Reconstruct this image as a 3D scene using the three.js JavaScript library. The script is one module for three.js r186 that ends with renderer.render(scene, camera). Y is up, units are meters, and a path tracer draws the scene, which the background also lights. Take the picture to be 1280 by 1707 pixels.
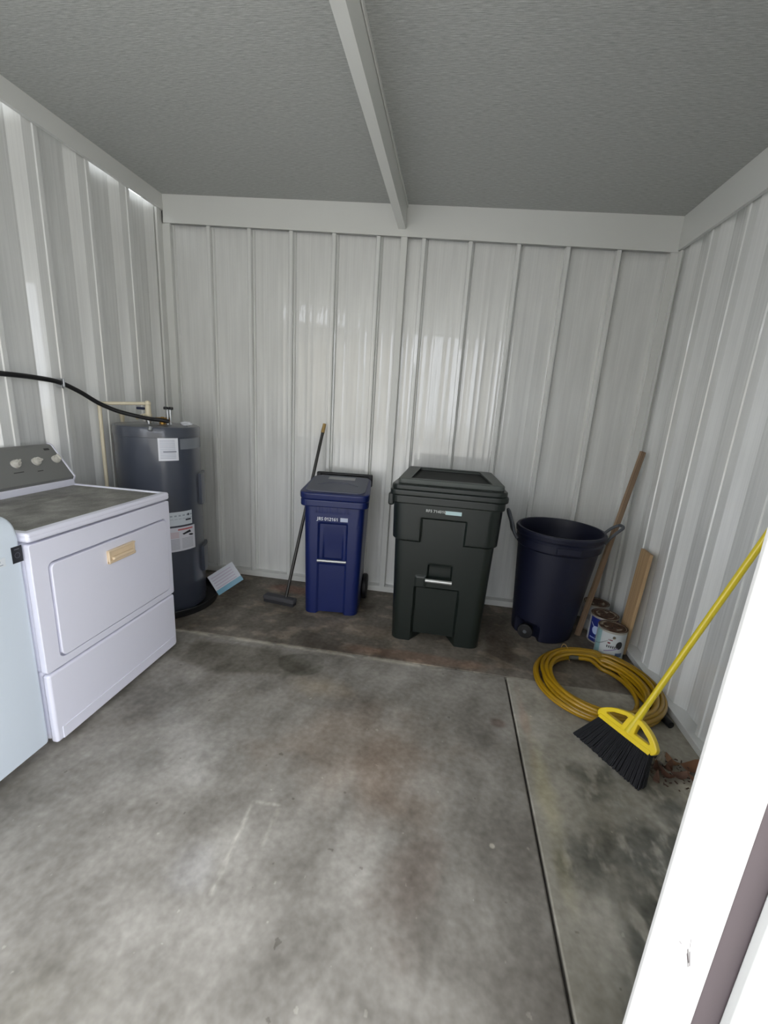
import * as THREE from 'three';
import { RoundedBoxGeometry } from 'three/addons/geometries/RoundedBoxGeometry.js';
import { TextGeometry } from 'three/addons/geometries/TextGeometry.js';
import { FontLoader } from 'three/addons/loaders/FontLoader.js';
import { mergeGeometries, toCreasedNormals } from 'three/addons/utils/BufferGeometryUtils.js';
import { ImprovedNoise } from 'three/addons/math/ImprovedNoise.js';

// ---------------------------------------------------------------- camera, sky, sun, exposure
const scene = new THREE.Scene();
const camera = new THREE.PerspectiveCamera(100.33, 1280 / 1707, 0.02, 200);
camera.position.set(1.8197, 1.4512, 3.1339);
camera.rotation.set(-0.2461, 0.1407, 0.0638, 'YXZ');
scene.add(camera);
scene.background = new THREE.Color().setRGB(0.96, 1.0, 1.07);
scene.backgroundIntensity = 1.0;
const sun = new THREE.DirectionalLight(new THREE.Color().setRGB(1, 0.93, 0.82), 1.6);
sun.position.set(5, 12, -5);
sun.target.position.set(1.4, 0, 4);
sun.castShadow = true;
sun.shadow.mapSize.set(2048, 2048);
Object.assign(sun.shadow.camera, { left: -16, right: 16, top: 16, bottom: -16, near: 1, far: 45 });
scene.add(sun, sun.target);
const renderer = new THREE.WebGLRenderer({ antialias: true });
renderer.toneMapping = THREE.LinearToneMapping;
renderer.toneMappingExposure = 4.4;
renderer.shadowMap.enabled = true;

// ---------------------------------------------------------------- helpers
let seed = 7;
const rnd = () => { seed = (seed + 0x6d2b79f5) | 0; let t = Math.imul(seed ^ (seed >>> 15), 1 | seed); t = (t + Math.imul(t ^ (t >>> 7), 61 | t)) ^ t; return ((t ^ (t >>> 14)) >>> 0) / 4294967296; };
const V = (x, y, z) => new THREE.Vector3(x, y, z);
const noise = new ImprovedNoise();
const clamp = (x, a = 0, b = 1) => Math.min(b, Math.max(a, x));
const sstep = (a, b, x) => { const t = clamp((x - a) / (b - a)); return t * t * (3 - 2 * t); };
function fbm(x, y, oct = 4, s = 0) { let a = 0.5, v = 0, f = 1; for (let i = 0; i < oct; i++) { v += a * noise.noise(x * f, y * f, s + i * 7.3); f *= 2.03; a *= 0.5; } return v; }
const used = new Map();
function numbered(name) { const n = used.get(name) ?? 0; used.set(name, n + 1); return n ? name + '_' + String(n).padStart(3, '0') : name; }
function thing(name, label, category, [x, y, z] = [0, 0, 0], turn = 0, group) {
  const o = new THREE.Group(); o.name = numbered(name); o.position.set(x, y, z); o.rotation.y = turn;
  o.userData = { label, category }; if (group) o.userData.group = group;
  scene.add(o); return o;
}
function part(name, geo, mat, parent, label) {
  const m = new THREE.Mesh(Array.isArray(geo) ? merge(geo) : geo, mat); m.name = name; m.castShadow = m.receiveShadow = true;
  if (label) m.userData.label = label;
  parent.add(m); return m;
}
function struct(name, geo, mat, label, category) {
  const m = geo ? new THREE.Mesh(Array.isArray(geo) ? merge(geo) : geo, mat) : new THREE.Group();
  m.name = name; m.castShadow = m.receiveShadow = true; m.userData = { kind: 'structure', label, category }; scene.add(m); return m;
}
function merge(list) {
  return mergeGeometries(list.map((g) => { const h = g.index ? g.toNonIndexed() : g.clone(); for (const k of Object.keys(h.attributes)) if (!['position', 'normal', 'uv'].includes(k)) h.deleteAttribute(k); return h; }));
}
function box(x0, x1, y0, y1, z0, z1, r = 0.003) {
  const w = Math.abs(x1 - x0), h = Math.abs(y1 - y0), d = Math.abs(z1 - z0), rr = Math.min(r, w / 2.01, h / 2.01, d / 2.01);
  const g = rr > 0 ? new RoundedBoxGeometry(w, h, d, 2, rr) : new THREE.BoxGeometry(w, h, d);
  g.translate((x0 + x1) / 2, (y0 + y1) / 2, (z0 + z1) / 2); return g;
}
function cyl(r0, r1, a, b, seg = 20) {          // cylinder from a (radius r0) to b (radius r1)
  const d = V().subVectors(b, a), g = new THREE.CylinderGeometry(r1, r0, d.length(), seg);
  g.applyQuaternion(new THREE.Quaternion().setFromUnitVectors(V(0, 1, 0), d.normalize()));
  g.translate((a.x + b.x) / 2, (a.y + b.y) / 2, (a.z + b.z) / 2); return g;
}
function tube(pts, r, seg = 40, rad = 10) { return new THREE.TubeGeometry(new THREE.CatmullRomCurve3(pts), seg, r, rad, false); }
function roundPoly(pts, r) {                     // rounded polygon in (x, z)
  const s = new THREE.Shape(), n = pts.length;
  for (let i = 0; i < n; i++) {
    const p = pts[(i + n - 1) % n], c = pts[i], q = pts[(i + 1) % n];
    const a = new THREE.Vector2(p[0] - c[0], p[1] - c[1]), b = new THREE.Vector2(q[0] - c[0], q[1] - c[1]);
    const k = Math.min(r, a.length() / 2.1, b.length() / 2.1); a.setLength(k); b.setLength(k);
    if (i) s.lineTo(c[0] + a.x, c[1] + a.y); else s.moveTo(c[0] + a.x, c[1] + a.y);
    s.quadraticCurveTo(c[0], c[1], c[0] + b.x, c[1] + b.y);
  }
  s.closePath(); return s;
}
function slab(shape, y0, y1, bevel = 0.004) {     // extrudes a (x, z) shape from y0 up to y1
  const g = new THREE.ExtrudeGeometry(shape, { depth: Math.max(1e-4, y1 - y0 - 2 * bevel), bevelEnabled: bevel > 0, bevelThickness: bevel, bevelSize: bevel, bevelOffset: -bevel, bevelSegments: 3, curveSegments: 8 });
  g.applyMatrix4(new THREE.Matrix4().set(1, 0, 0, 0, 0, 0, 1, y0 + bevel, 0, 1, 0, 0, 0, 0, 0, 1));   // (x, z, up) to (x, up, z)
  const ix = g.attributes.position.array;            // that matrix mirrors: turn the winding round
  for (const k of ['position', 'normal', 'uv']) { const a = g.attributes[k], n = a.itemSize; for (let i = 0; i < a.count; i += 3) for (let c = 0; c < n; c++) { const t = a.array[(i + 1) * n + c]; a.array[(i + 1) * n + c] = a.array[(i + 2) * n + c]; a.array[(i + 2) * n + c] = t; } }
  return g;
}
function dataTex(w, h, fn, srgb) {
  const d = new Uint8Array(w * h * 4), o = [0, 0, 0];
  for (let j = 0; j < h; j++) for (let i = 0; i < w; i++) { fn((i + 0.5) / w, (j + 0.5) / h, o); const k = (j * w + i) * 4; d[k] = clamp(o[0], 0, 255); d[k + 1] = clamp(o[1], 0, 255); d[k + 2] = clamp(o[2], 0, 255); d[k + 3] = 255; }
  const t = new THREE.DataTexture(d, w, h); t.wrapS = t.wrapT = THREE.RepeatWrapping; t.magFilter = THREE.LinearFilter; t.minFilter = THREE.LinearMipmapLinearFilter; t.generateMipmaps = true;
  if (srgb) t.colorSpace = THREE.SRGBColorSpace; t.needsUpdate = true; return t;
}
function canvasTex(w, h, draw) { const c = document.createElement('canvas'); c.width = w; c.height = h; draw(c.getContext('2d'), w, h); const t = new THREE.CanvasTexture(c); t.colorSpace = THREE.SRGBColorSpace; return t; }
const M = (color, roughness = 0.6, o = {}) => new THREE.MeshStandardMaterial({ color, roughness, ...o });
const P = (color, roughness = 0.6, o = {}) => new THREE.MeshPhysicalMaterial({ color, roughness, ...o });
function sheetUV(g, sx = 1, sy = 1, ax = 'x', ay = 'y') { const p = g.attributes.position, uv = new Float32Array(p.count * 2), gx = { x: 'getX', y: 'getY', z: 'getZ' }; for (let i = 0; i < p.count; i++) { uv[2 * i] = p[gx[ax]](i) * sx; uv[2 * i + 1] = p[gx[ay]](i) * sy; } g.setAttribute('uv', new THREE.BufferAttribute(uv, 2)); return g; }

// ---------------------------------------------------------------- materials
const lineTex = dataTex(512, 8, (u, v, o) => { const a = 128 + 80 * Math.sin(u * Math.PI * 2 * 42) + 25 * fbm(u * 60, 3, 3); o[0] = o[1] = o[2] = a; });
const grainTex = dataTex(512, 512, (u, v, o) => { const a = 128 + 150 * fbm(u * 14, v * 110, 3) + 60 * (rnd() - 0.5) + 16 * Math.sin(v * Math.PI * 2 * 64); o[0] = o[1] = o[2] = a; });
const grainMap = dataTex(512, 512, (u, v, o) => { const a = 232 + 60 * fbm(u * 14, v * 120, 3, 3) + 22 * (rnd() - 0.5); o[0] = o[1] = o[2] = a; }, true);
const smudgeTex = dataTex(512, 512, (u, v, o) => { const a = 236 + 20 * fbm(u * 5, v * 5, 4) + 10 * fbm(u * 60, v * 2, 3, 5) ; o[0] = o[1] = o[2] = a; }, true);
const panelMat = P(0xf3f4f2, 0.24, { bumpMap: lineTex, bumpScale: 0.000012, map: smudgeTex, clearcoat: 1, clearcoatRoughness: 0.03, ior: 1.6 });
const trimMat = M(0xdcddda, 0.32);
const ceilMat = M(0xc6c8c5, 0.6, { map: grainMap, bumpMap: grainTex, bumpScale: 0.0012 });
const beamMat = M(0xdfe0dc, 0.35);
const whiteEnamel = P(0xeeeefb, 0.3, { clearcoat: 0.5, clearcoatRoughness: 0.15 });
const whiteEnamel2 = P(0xe2ecf6, 0.3, { clearcoat: 0.5, clearcoatRoughness: 0.15 });
const consoleGrey = M(0x7d7d7b, 0.45);
const almond = P(0xe6cfae, 0.35, { clearcoat: 0.3 });
const knobMat = P(0xd8d5cc, 0.3, { clearcoat: 0.4 });
const tankGrey = P(0x454a56, 0.38, { clearcoat: 0.6, clearcoatRoughness: 0.12 });
const blackRubber = M(0x131316, 0.55);
const blackPlastic = M(0x17181b, 0.45);
const cpvc = M(0xe2d8bd, 0.4);
const brass = M(0xb08a4a, 0.35, { metalness: 0.9 });
const steel = M(0xb9bcc0, 0.3, { metalness: 0.9 });
const bluePlastic = P(0x0f1f58, 0.4, { clearcoat: 0.1, clearcoatRoughness: 0.3 });
const blueLidMat = P(0x5c5f6c, 0.5, {});
const greenPlastic = P(0x151d1a, 0.38, { clearcoat: 0.1, clearcoatRoughness: 0.3 });
const navyPlastic = P(0x10142a, 0.5, {});
const greyPlastic = M(0x50545a, 0.5);
const barMetal = M(0xc9cac8, 0.35, { metalness: 0.6 });
const yellowPaint = P(0xe6cf2b, 0.35, { clearcoat: 0.3 });
const capYellow = P(0xf0d21c, 0.35, { clearcoat: 0.3 });
const hoseMat = P(0xb8900f, 0.36, { clearcoat: 0.3, map: dataTex(256, 32, (u, v, o) => { const n = fbm(u * 60, v * 6, 3); o[0] = 225 + 70 * n; o[1] = 222 + 70 * n; o[2] = 205 + 90 * n; }, true) });
const bristle = M(0x0e0f15, 0.75);
const woodTex = (base, dark, s) => dataTex(256, 512, (u, v, o) => { const n = fbm(u * 9 + s, v * 1.2, 4, s), r = 0.5 + 0.5 * Math.sin((u * 11 + 2.2 * fbm(u * 2, v * 0.8, 3, s + 3)) * 6.28); const k = clamp(0.55 * r + 0.7 * n + 0.2 * fbm(u * 90, v * 5, 2)); for (let c = 0; c < 3; c++) o[c] = base[c] * (1 - k) + dark[c] * k; }, true);
const plankMat = M(0xffffff, 0.7, { map: woodTex([196, 166, 126], [150, 118, 86], 2) });
const stickMat = M(0xffffff, 0.7, { map: woodTex([160, 136, 112], [112, 90, 72], 9) });
const rustLid = M(0xffffff, 0.75, { map: dataTex(128, 128, (u, v, o) => { const n = fbm(u * 9, v * 9, 4); const k = sstep(0.1, 0.16, fbm(u * 3 + 1, v * 3, 3, 9)) * sstep(0.25, 0.3, v) ; o[0] = 82 + 70 * n + k * 90; o[1] = 60 + 50 * n + k * 98; o[2] = 47 + 40 * n + k * 92; }, true), metalness: 0.1 });
const tinMat = M(0xb5b1a6, 0.4, { metalness: 0.5 });

// ---------------------------------------------------------------- floor
const FX0 = -0.5, FX1 = 3.3, FZ0 = -0.1, FZ1 = 3.5;
const blob = (x, z, cx, cz, rx, rz, soft = 0.5, wob = 0.35, s = 0) => { const dx = (x - cx) / rx, dz = (z - cz) / rz, d0 = Math.sqrt(dx * dx + dz * dz); if (d0 > 1 + wob) return 0; const d = d0 + wob * fbm(x * 5 + s, z * 5 - s, 4, s); return 1 - sstep(1 - soft, 1, d); };
const segd = (x, z, ax, az, bx, bz) => { const vx = bx - ax, vz = bz - az, t = clamp(((x - ax) * vx + (z - az) * vz) / (vx * vx + vz * vz)); return Math.hypot(x - ax - t * vx, z - az - t * vz); };
const floorColor = (u, v, o) => {
  const x = FX0 + u * (FX1 - FX0), z = FZ0 + v * (FZ1 - FZ0);
  const big = fbm(x * 1.3, z * 1.3, 5, 1), mid = fbm(x * 5, z * 5, 4, 2), fine = fbm(x * 40, z * 40, 3, 3), streak = fbm(x * 14 + z * 3, z * 4, 3, 4);
  let r = 146, g = 141, b = 133;
  const add = (k, dr, dg, db) => { r += k * dr; g += k * dg; b += k * db; };
  const l = 40 * big + 46 * mid + 26 * fine + 22 * streak; add(1, l, l, l);
  const back = z < 0.915, right = x > 2.262 && !back;
  if (back) { add(1, -38, -40, -42); add(sstep(0.05, 0.3, fbm(x * 6, z * 9, 4, 8)), 30, 26, 22); add(blob(x, z, 1.35, 0.62, 0.35, 0.12, 0.7, 0.6, 3), 26, 22, 18); add(blob(x, z, 0.75, 0.16, 0.3, 0.1, 0.6, 0.6, 5), 18, -4, -8); add(blob(x, z, 2.25, 0.55, 0.12, 0.5, 0.7, 0.7, 6), -18, -20, -20); add(blob(x, z, 1.7, 0.85, 0.6, 0.07, 0.6, 0.6, 9), 14, 2, -2); }
  else if (right) {
    add(1, 10, 10, 6);
    const dk = blob(x, z, 2.78, 2.0, 0.48, 0.6, 0.6, 0.9, 2) * sstep(-0.15, 0.18, fbm(x * 16, z * 9, 4, 12) + 0.16);
    add(dk, -66, -62, -58);
    add(blob(x, z, 2.33, 1.65, 0.06, 0.55, 0.9, 0.9, 4), 14, 12, 0);
    add(blob(x, z, 2.31, 1.25, 0.03, 0.3, 0.9, 0.9, 7), 2, -8, -9);
    add(blob(x, z, 2.86, 1.5, 0.25, 0.16, 0.7, 0.7, 11), 14, 12, 8);
  } else {
    add(blob(x, z, 0.75, 1.12, 0.5, 0.16, 0.35, 0.6, 3), -34, -34, -36);
    add(blob(x, z, 1.12, 1.08, 0.14, 0.11, 0.15, 0.45, 5), -24, -23, -24);
    add(blob(x, z, 1.55, 1.6, 0.55, 0.42, 0.9, 0.8, 2), -6, -12, -16);
    add(blob(x, z, 1.82, 2.08, 0.14, 0.24, 0.9, 1.1, 8), -13, -17, -18);
    add(blob(x, z, 1.72, 1.75, 0.25, 0.3, 0.9, 0.9, 13), -8, -12, -14);
    add(blob(x, z, 1.28, 1.25, 0.22, 0.12, 0.8, 0.6, 14), 16, 10, 2);
    add(blob(x, z, 1.95, 1.35, 0.3, 0.4, 0.9, 0.7, 15), -20, -20, -20);
    add(sstep(1.98, 2.2, x) * (0.5 + fbm(x * 3, z * 6, 3, 19)), -26, -26, -26);
    add(blob(x, z, 0.85, 1.75, 0.4, 0.35, 0.9, 0.8, 16), 14, 15, 16);
    add(blob(x, z, 1.15, 2.2, 0.12, 0.12, 0.9, 0.8, 17), 12, 13, 16);
    add(blob(x, z, 0.55, 1.5, 0.3, 0.3, 0.9, 0.8, 18), -24, -23, -22);
    add(blob(x, z, 2.18, 1.307, 0.05, 0.04, 0.6, 0.3, 20), -26, -34, -34);
    const sc = Math.max(1 - segd(x, z, 1.232, 1.95, 1.247, 2.25) / 0.012, 1 - segd(x, z, 1.232, 1.94, 1.33, 1.935) / 0.01, 0.7 - segd(x, z, 1.335, 1.95, 1.33, 2.08) / 0.02) * (0.55 + 1.2 * fbm(x * 60, z * 30, 3, 21));
    if (sc > 0) add(Math.min(1, sc * 1.5), 30, 30, 28);
    add(1 - sstep(0.007, 0.011, Math.hypot(x - 2.099, z - 1.928)), 60, 58, 52);
    add(blob(x, z, 1.0, 2.9, 0.9, 0.5, 0.9, 0.9, 22), 8, 8, 6);
  }
  // crumbling pale mortar along the back edge of the main slab
  const ed = Math.abs(z - 0.93 - 0.012 * fbm(x * 12, 1, 3)); if (x < 2.27) add((1 - sstep(0.004, 0.03, ed)) * sstep(-0.1, 0.2, fbm(x * 8, z * 20, 3, 23) + 0.1 + (x < 1.9 ? 0.1 : -0.3)), 42, 40, 34);
  const pit = fbm(x * 26, z * 26, 2, 30); if (pit > 0.42) add(1, -26, -26, -26);
  if (fbm(x * 30, z * 30, 2, 41) > 0.43) add(1, 24, 24, 22);
  o[0] = r; o[1] = g; o[2] = b;
};
const floorMap = dataTex(1330, 1260, floorColor, true);
const floorBump = dataTex(768, 768, (u, v, o) => { const a = 128 + 120 * fbm(u * 60, v * 60, 3, 3) + 90 * fbm(u * 9, v * 9, 3, 5) + 30 * (rnd() - 0.5); o[0] = o[1] = o[2] = a; });
const floorMat = M(0xffffff, 0.62, { map: floorMap, bumpMap: floorBump, bumpScale: 0.0022 });
const floorG = struct('floor', null, null, 'worn grey concrete floor of three slabs with stains', 'floor');
const floorUV = (g) => { const p = g.attributes.position, uv = new Float32Array(p.count * 2); for (let i = 0; i < p.count; i++) { uv[2 * i] = (p.getX(i) - FX0) / (FX1 - FX0); uv[2 * i + 1] = (p.getZ(i) - FZ0) / (FZ1 - FZ0); } g.setAttribute('uv', new THREE.BufferAttribute(uv, 2)); return g; };
part('slab', floorUV(box(-0.45, 2.257, -0.12, 0, 0.917, 3.5, 0.008)), floorMat, floorG);
part('slab', floorUV(box(-0.45, 3.2, -0.12, 0, -0.09, 0.914, 0.005)), floorMat, floorG);
part('slab', floorUV(box(2.2655, 3.2, -0.12, 0, 0.916, 3.5, 0.007)), floorMat, floorG);
part('joint_fill', box(2.25, 2.275, -0.12, -0.02, 0.917, 3.5, 0), M(0x4a4742, 0.9), floorG, 'dark dirt packed in the joint between slabs');
const driveMat = M(0xb6b5b1, 0.85);
struct('ground_outside', [box(-30, 30, -0.35, -0.13, -20, 40, 0), box(-0.9, 3.6, -0.2, -0.004, 3.502, 9, 0)], driveMat, 'pale concrete driveway outside the open side', 'driveway');

// ---------------------------------------------------------------- ceiling, beam, top trims
const yc = (x) => 2.766 - 0.0377 * x;
function slopedSlab(x0, x1, z0, z1, y0f, y1f) {
  const g = new THREE.BoxGeometry(1, 1, 1), p = g.attributes.position;
  for (let i = 0; i < p.count; i++) { const x = p.getX(i) < 0 ? x0 : x1; p.setXYZ(i, x, p.getY(i) < 0 ? y0f(x) : y1f(x), p.getZ(i) < 0 ? z0 : z1); }
  g.computeVertexNormals(); return g;
}
struct('ceiling', sheetUV(slopedSlab(-0.45, 3.35, -0.25, 5.2, yc, (x) => yc(x) + 0.08), 2, 2, 'x', 'z'), ceilMat, 'flat pale grey ceiling of the roof panels', 'ceiling');
const beam = struct('trim_1', [slopedSlab(1.352, 1.4, 0.0, 5.1, (x) => 2.57, (x) => yc(x) - 0.001), slopedSlab(1.402, 1.408, 0.0, 5.1, (x) => yc(x) - 0.02, (x) => yc(x) - 0.0005)], beamMat, 'white metal rafter running along the ceiling to the back wall', 'beam');
struct('trim_2', [slopedSlab(-0.33, 3.075, -0.03, 0, (x) => 2.586 - 0.043 * x, (x) => yc(x) - 0.0005), slopedSlab(-0.33, 3.075, -0.03, 0.004, (x) => 2.586 - 0.043 * x, (x) => 2.618 - 0.043 * x)], trimMat, 'broad pale header strip along the top of the back wall', 'trim');
struct('trim_3', slopedSlab(-0.35, -0.328, -0.03, 2.75, () => 2.68, (x) => yc(x) - 0.0005), trimMat, 'narrow header strip along the top of the wall behind the dryer', 'trim');
struct('trim_4', slopedSlab(3.07, 3.09, -0.03, 2.46, () => 2.463, (x) => yc(x) - 0.0005), trimMat, 'broad header strip along the top of the wall behind the yellow broom', 'trim');

// ---------------------------------------------------------------- corrugated wall panels
// profile points (u along the wall from one rib to the next, d inward from the flat pan)
function panProfile(w, ramp, rampD, ribW = 0.011, ribD = 0.046, flutes = 7) {
  const pts = [[0, ribD], [ribW, ribD], [ribW + 0.003, ribD - 0.004], [ribW + 0.004, rampD], [ribW + 0.004 + ramp * 0.5, rampD * 0.93]];
  const a = ribW + 0.004 + ramp, b = w - ribW - 0.004; pts.push([a, 0], [a + 0.002, 0]);
  for (let i = 0; i < flutes; i++) { const c = a + (b - a) * (i + 0.5) / flutes; for (let k = -6; k <= 6; k++) pts.push([c + k * 0.0012, Math.abs(k) > 4 ? 0 : 0.0006 * Math.cos((k / 4) * Math.PI / 2) ** 2]); }   // flat pan with narrow stiffening beads
  pts.push([b - 0.002, 0], [b, 0], [b + 0.001, ribD - 0.004], [b + 0.004, ribD], [w, ribD]); return pts;
}
function panelGeo(prof, toWorld, y0, top) {       // toWorld(u, d) gives [x, z]; top(u) the height of the upper edge
  const pos = [], uv = [], T = 0.0015;
  const quad = (a, b, c, d, ua, ub) => { pos.push(...a, ...b, ...c, ...a, ...c, ...d); uv.push(ua, a[1] * 0.3, ub, b[1] * 0.3, ub, c[1] * 0.3, ua, a[1] * 0.3, ub, c[1] * 0.3, ua, d[1] * 0.3); };
  for (let i = 0; i < prof.length - 1; i++) {
    const [u0, d0] = prof[i], [u1, d1] = prof[i + 1], [x0, z0] = toWorld(u0, d0), [x1, z1] = toWorld(u1, d1), [X0, Z0] = toWorld(u0, d0 - T), [X1, Z1] = toWorld(u1, d1 - T);
    quad([x0, y0, z0], [x1, y0, z1], [x1, top(u1), z1], [x0, top(u0), z0], u0 * 3.28, u1 * 3.28);
    quad([X1, y0, Z1], [X0, y0, Z0], [X0, top(u0), Z0], [X1, top(u1), Z1], u1 * 3.28, u0 * 3.28);
    quad([x0, top(u0), z0], [x1, top(u1), z1], [X1, top(u1), Z1], [X0, top(u0), Z0], u0, u1);
  }
  const g = new THREE.BufferGeometry(); g.setAttribute('position', new THREE.Float32BufferAttribute(pos, 3)); g.setAttribute('uv', new THREE.Float32BufferAttribute(uv, 2));
  return toCreasedNormals(g, 0.45);
}
const PW = 0.3048, BASE = 0.012;
const wallBack = struct('wall_back', null, null, 'white ribbed metal back wall behind the trash carts', 'wall');
const bProf = panProfile(PW, 0.014, 0.012);
for (let i = -2; i < 11; i++) { const x0 = i * PW; part('panel', panelGeo(bProf, (u, d) => [clamp(x0 + u, -0.4, 3.13), -0.056 + d], BASE, (u) => yc(x0 + u) - 0.004), panelMat, wallBack); }
part('seam_strip', box(1.372, 1.415, BASE, 2.54, -0.03, -0.004, 0.002), trimMat, wallBack, 'flat white strip covering the seam of the back wall');
const wallRight = struct('wall_right', null, null, 'white ribbed metal wall behind the yellow broom', 'wall');
const rProf = panProfile(PW, 0.11, 0.04);
for (let i = -1; i < 8; i++) { const z0 = i * PW; part('panel', panelGeo(rProf, (u, d) => [3.142 - d, clamp(z0 + u, -0.06, 2.45)], BASE, () => yc(3.12) - 0.004 - 0.06), panelMat, wallRight); }
const wallLeft = struct('wall_left', null, null, 'white ribbed metal wall behind the dryer and water heater', 'wall');
const LW = 0.314;
const lProf = panProfile(LW, 0.1, 0.04);
for (let i = -1; i < 9; i++) {                    // u runs from one rib towards the camera, mirrored so the ramp faces the opening
  const z0 = -0.01 + i * LW, gap = { 0: [2.715, 2.70], 1: [2.735, 2.708], 3: [2.735, 2.70] }[i];
  part('panel', panelGeo(lProf.map(([u, d]) => [u, d]), (u, d) => [-0.402 + d, clamp(z0 + u, -0.06, 2.75)], BASE, (u) => (gap ? gap[0] + (gap[1] - gap[0]) * u / LW : 2.76)), panelMat, wallLeft);
}
struct('baseboard_back', box(-0.33, 3.07, 0, 0.045, -0.06, 0, 0.002), trimMat, 'white metal floor track under the back wall', 'baseboard');
struct('baseboard_right', box(3.064, 3.14, 0, 0.035, 0, 2.45, 0.002), trimMat, 'white metal floor track under the wall by the yellow hose', 'baseboard');
struct('baseboard_left', box(-0.41, -0.345, 0, 0.035, 0, 2.75, 0.002), trimMat, 'white metal floor track under the wall behind the dryer', 'baseboard');
struct('trim_5', [box(-0.355, -0.285, 0.045, 2.6, -0.02, -0.004, 0.002), box(-0.358, -0.342, 0.045, 2.68, -0.004, 0.05, 0.002)], trimMat, 'white corner angle beside the water heater', 'trim');
struct('trim_6', [box(3.035, 3.085, 0.045, 2.46, -0.02, -0.002, 0.002), box(3.078, 3.09, 0.045, 2.46, -0.002, 0.03, 0.002)], trimMat, 'white corner angle beside the navy can', 'trim');

// ---------------------------------------------------------------- front wall with the white jamb
struct('wall_front', box(2.345, 3.14, 0, 2.62, 2.40, 2.49, 0), trimMat, 'short front wall beside the open side', 'wall');
const scuffTex = canvasTex(256, 2048, (c, w, h) => {
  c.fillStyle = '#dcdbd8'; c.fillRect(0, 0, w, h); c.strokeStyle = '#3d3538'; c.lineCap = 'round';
  const Y = (y) => h * (1 - y / 2.6);
  for (const [x0, y0, x1, y1, wd] of [[150, 0.545, 168, 0.515, 3], [160, 0.54, 176, 0.508, 2.5], [152, 0.535, 172, 0.505, 2], [150, 0.57, 156, 0.55, 1.2], [110, 0.56, 120, 0.555, 1]]) { c.lineWidth = wd; c.beginPath(); c.moveTo(x0, Y(y0)); c.lineTo(x1, Y(y1)); c.stroke(); }
  c.fillStyle = '#b9b3ae'; c.beginPath(); c.arc(60, Y(1.16), 3, 0, 7); c.fill();
});
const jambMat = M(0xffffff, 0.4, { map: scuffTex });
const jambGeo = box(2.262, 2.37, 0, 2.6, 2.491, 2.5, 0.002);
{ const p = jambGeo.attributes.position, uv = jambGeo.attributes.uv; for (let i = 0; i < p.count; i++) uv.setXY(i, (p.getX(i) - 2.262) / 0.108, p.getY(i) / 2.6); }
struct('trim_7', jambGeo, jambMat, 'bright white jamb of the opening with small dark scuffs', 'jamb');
struct('trim_8', box(2.371, 2.45, 0, 2.6, 2.491, 2.497, 0.002), M(0x5f5558, 0.7), 'dark grey brown strip beside the scuffed white jamb', 'strip');
struct('trim_9', box(2.414, 2.62, 0, 2.6, 2.498, 2.52, 0.004), trimMat, 'white outer casing beyond the dark strip', 'casing');

// ---------------------------------------------------------------- unseen surroundings, added for the wall panels to mirror
// made-up houses and hedges block the sky; glossy panels mirror the gaps between
const house = (name, label, x0, x1, h) => { const t = thing(name, label, 'house', [0, -0.13, 15]); part('wall', box(x0, x1, 0, h, 0, 4, 0), M(0x9a958a, 0.9), t); part('roof', slab(roundPoly([[x0 - 0.3, -0.4], [x1 + 0.3, -0.4], [x1 + 0.3, 4.4], [x0 - 0.3, 4.4]], 0.05), h, h + 0.2, 0), M(0x6a6560, 0.9), t); };
house('unseen_tan_house', 'long tan house added out of view beside the hedges to block mirrored sky', -12, -0.95, 4.4); house('unseen_tan_house', 'tan house added out of view beyond the taller hedge to block mirrored sky', 2.1, 14, 4.4);  // unseen houses, added to narrow the sky that the panels mirror
for (const [x0, x1, h, l] of [[-0.12, 0.18, 3.3, 'tall narrow clipped hedge added out of view to divide the mirrored sky'], [0.86, 1.08, 3.5, 'taller narrow clipped hedge added out of view to divide the mirrored sky']]) {  // unseen hedges, added to split the mirrored sky into bright patches
  const t = thing('unseen_clipped_hedge', l, 'hedge', [(x0 + x1) / 2, -0.13, 15.2]);
  const g = new THREE.SphereGeometry(0.5, 24, 20), p = g.attributes.position; for (let k = 0; k < p.count; k++) { const v = V().fromBufferAttribute(p, k), q = 1 + 0.12 * noise.noise(v.x * 9, v.y * 9, v.z * 9); p.setXYZ(k, v.x * (x1 - x0) * q, (v.y + 0.5) * h, v.z * 0.6 * q); } g.computeVertexNormals(); part('foliage', g, M(0x3c4a26, 0.9), t);
}
for (const [x, z] of [[-0.4, 5.0], [3.28, 5.0]]) struct('trim_' + (x > 0 ? 11 : 10), box(x - 0.04, x + 0.04, -0.01, yc(x), z - 0.04, z + 0.04, 0.004), trimMat, x > 0 ? 'added white post, out of view outside the wall by the broom' : 'added white post, out of view beyond the end of the dryer wall', 'post');  // guessed posts out of view, added for the panels to mirror

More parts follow.
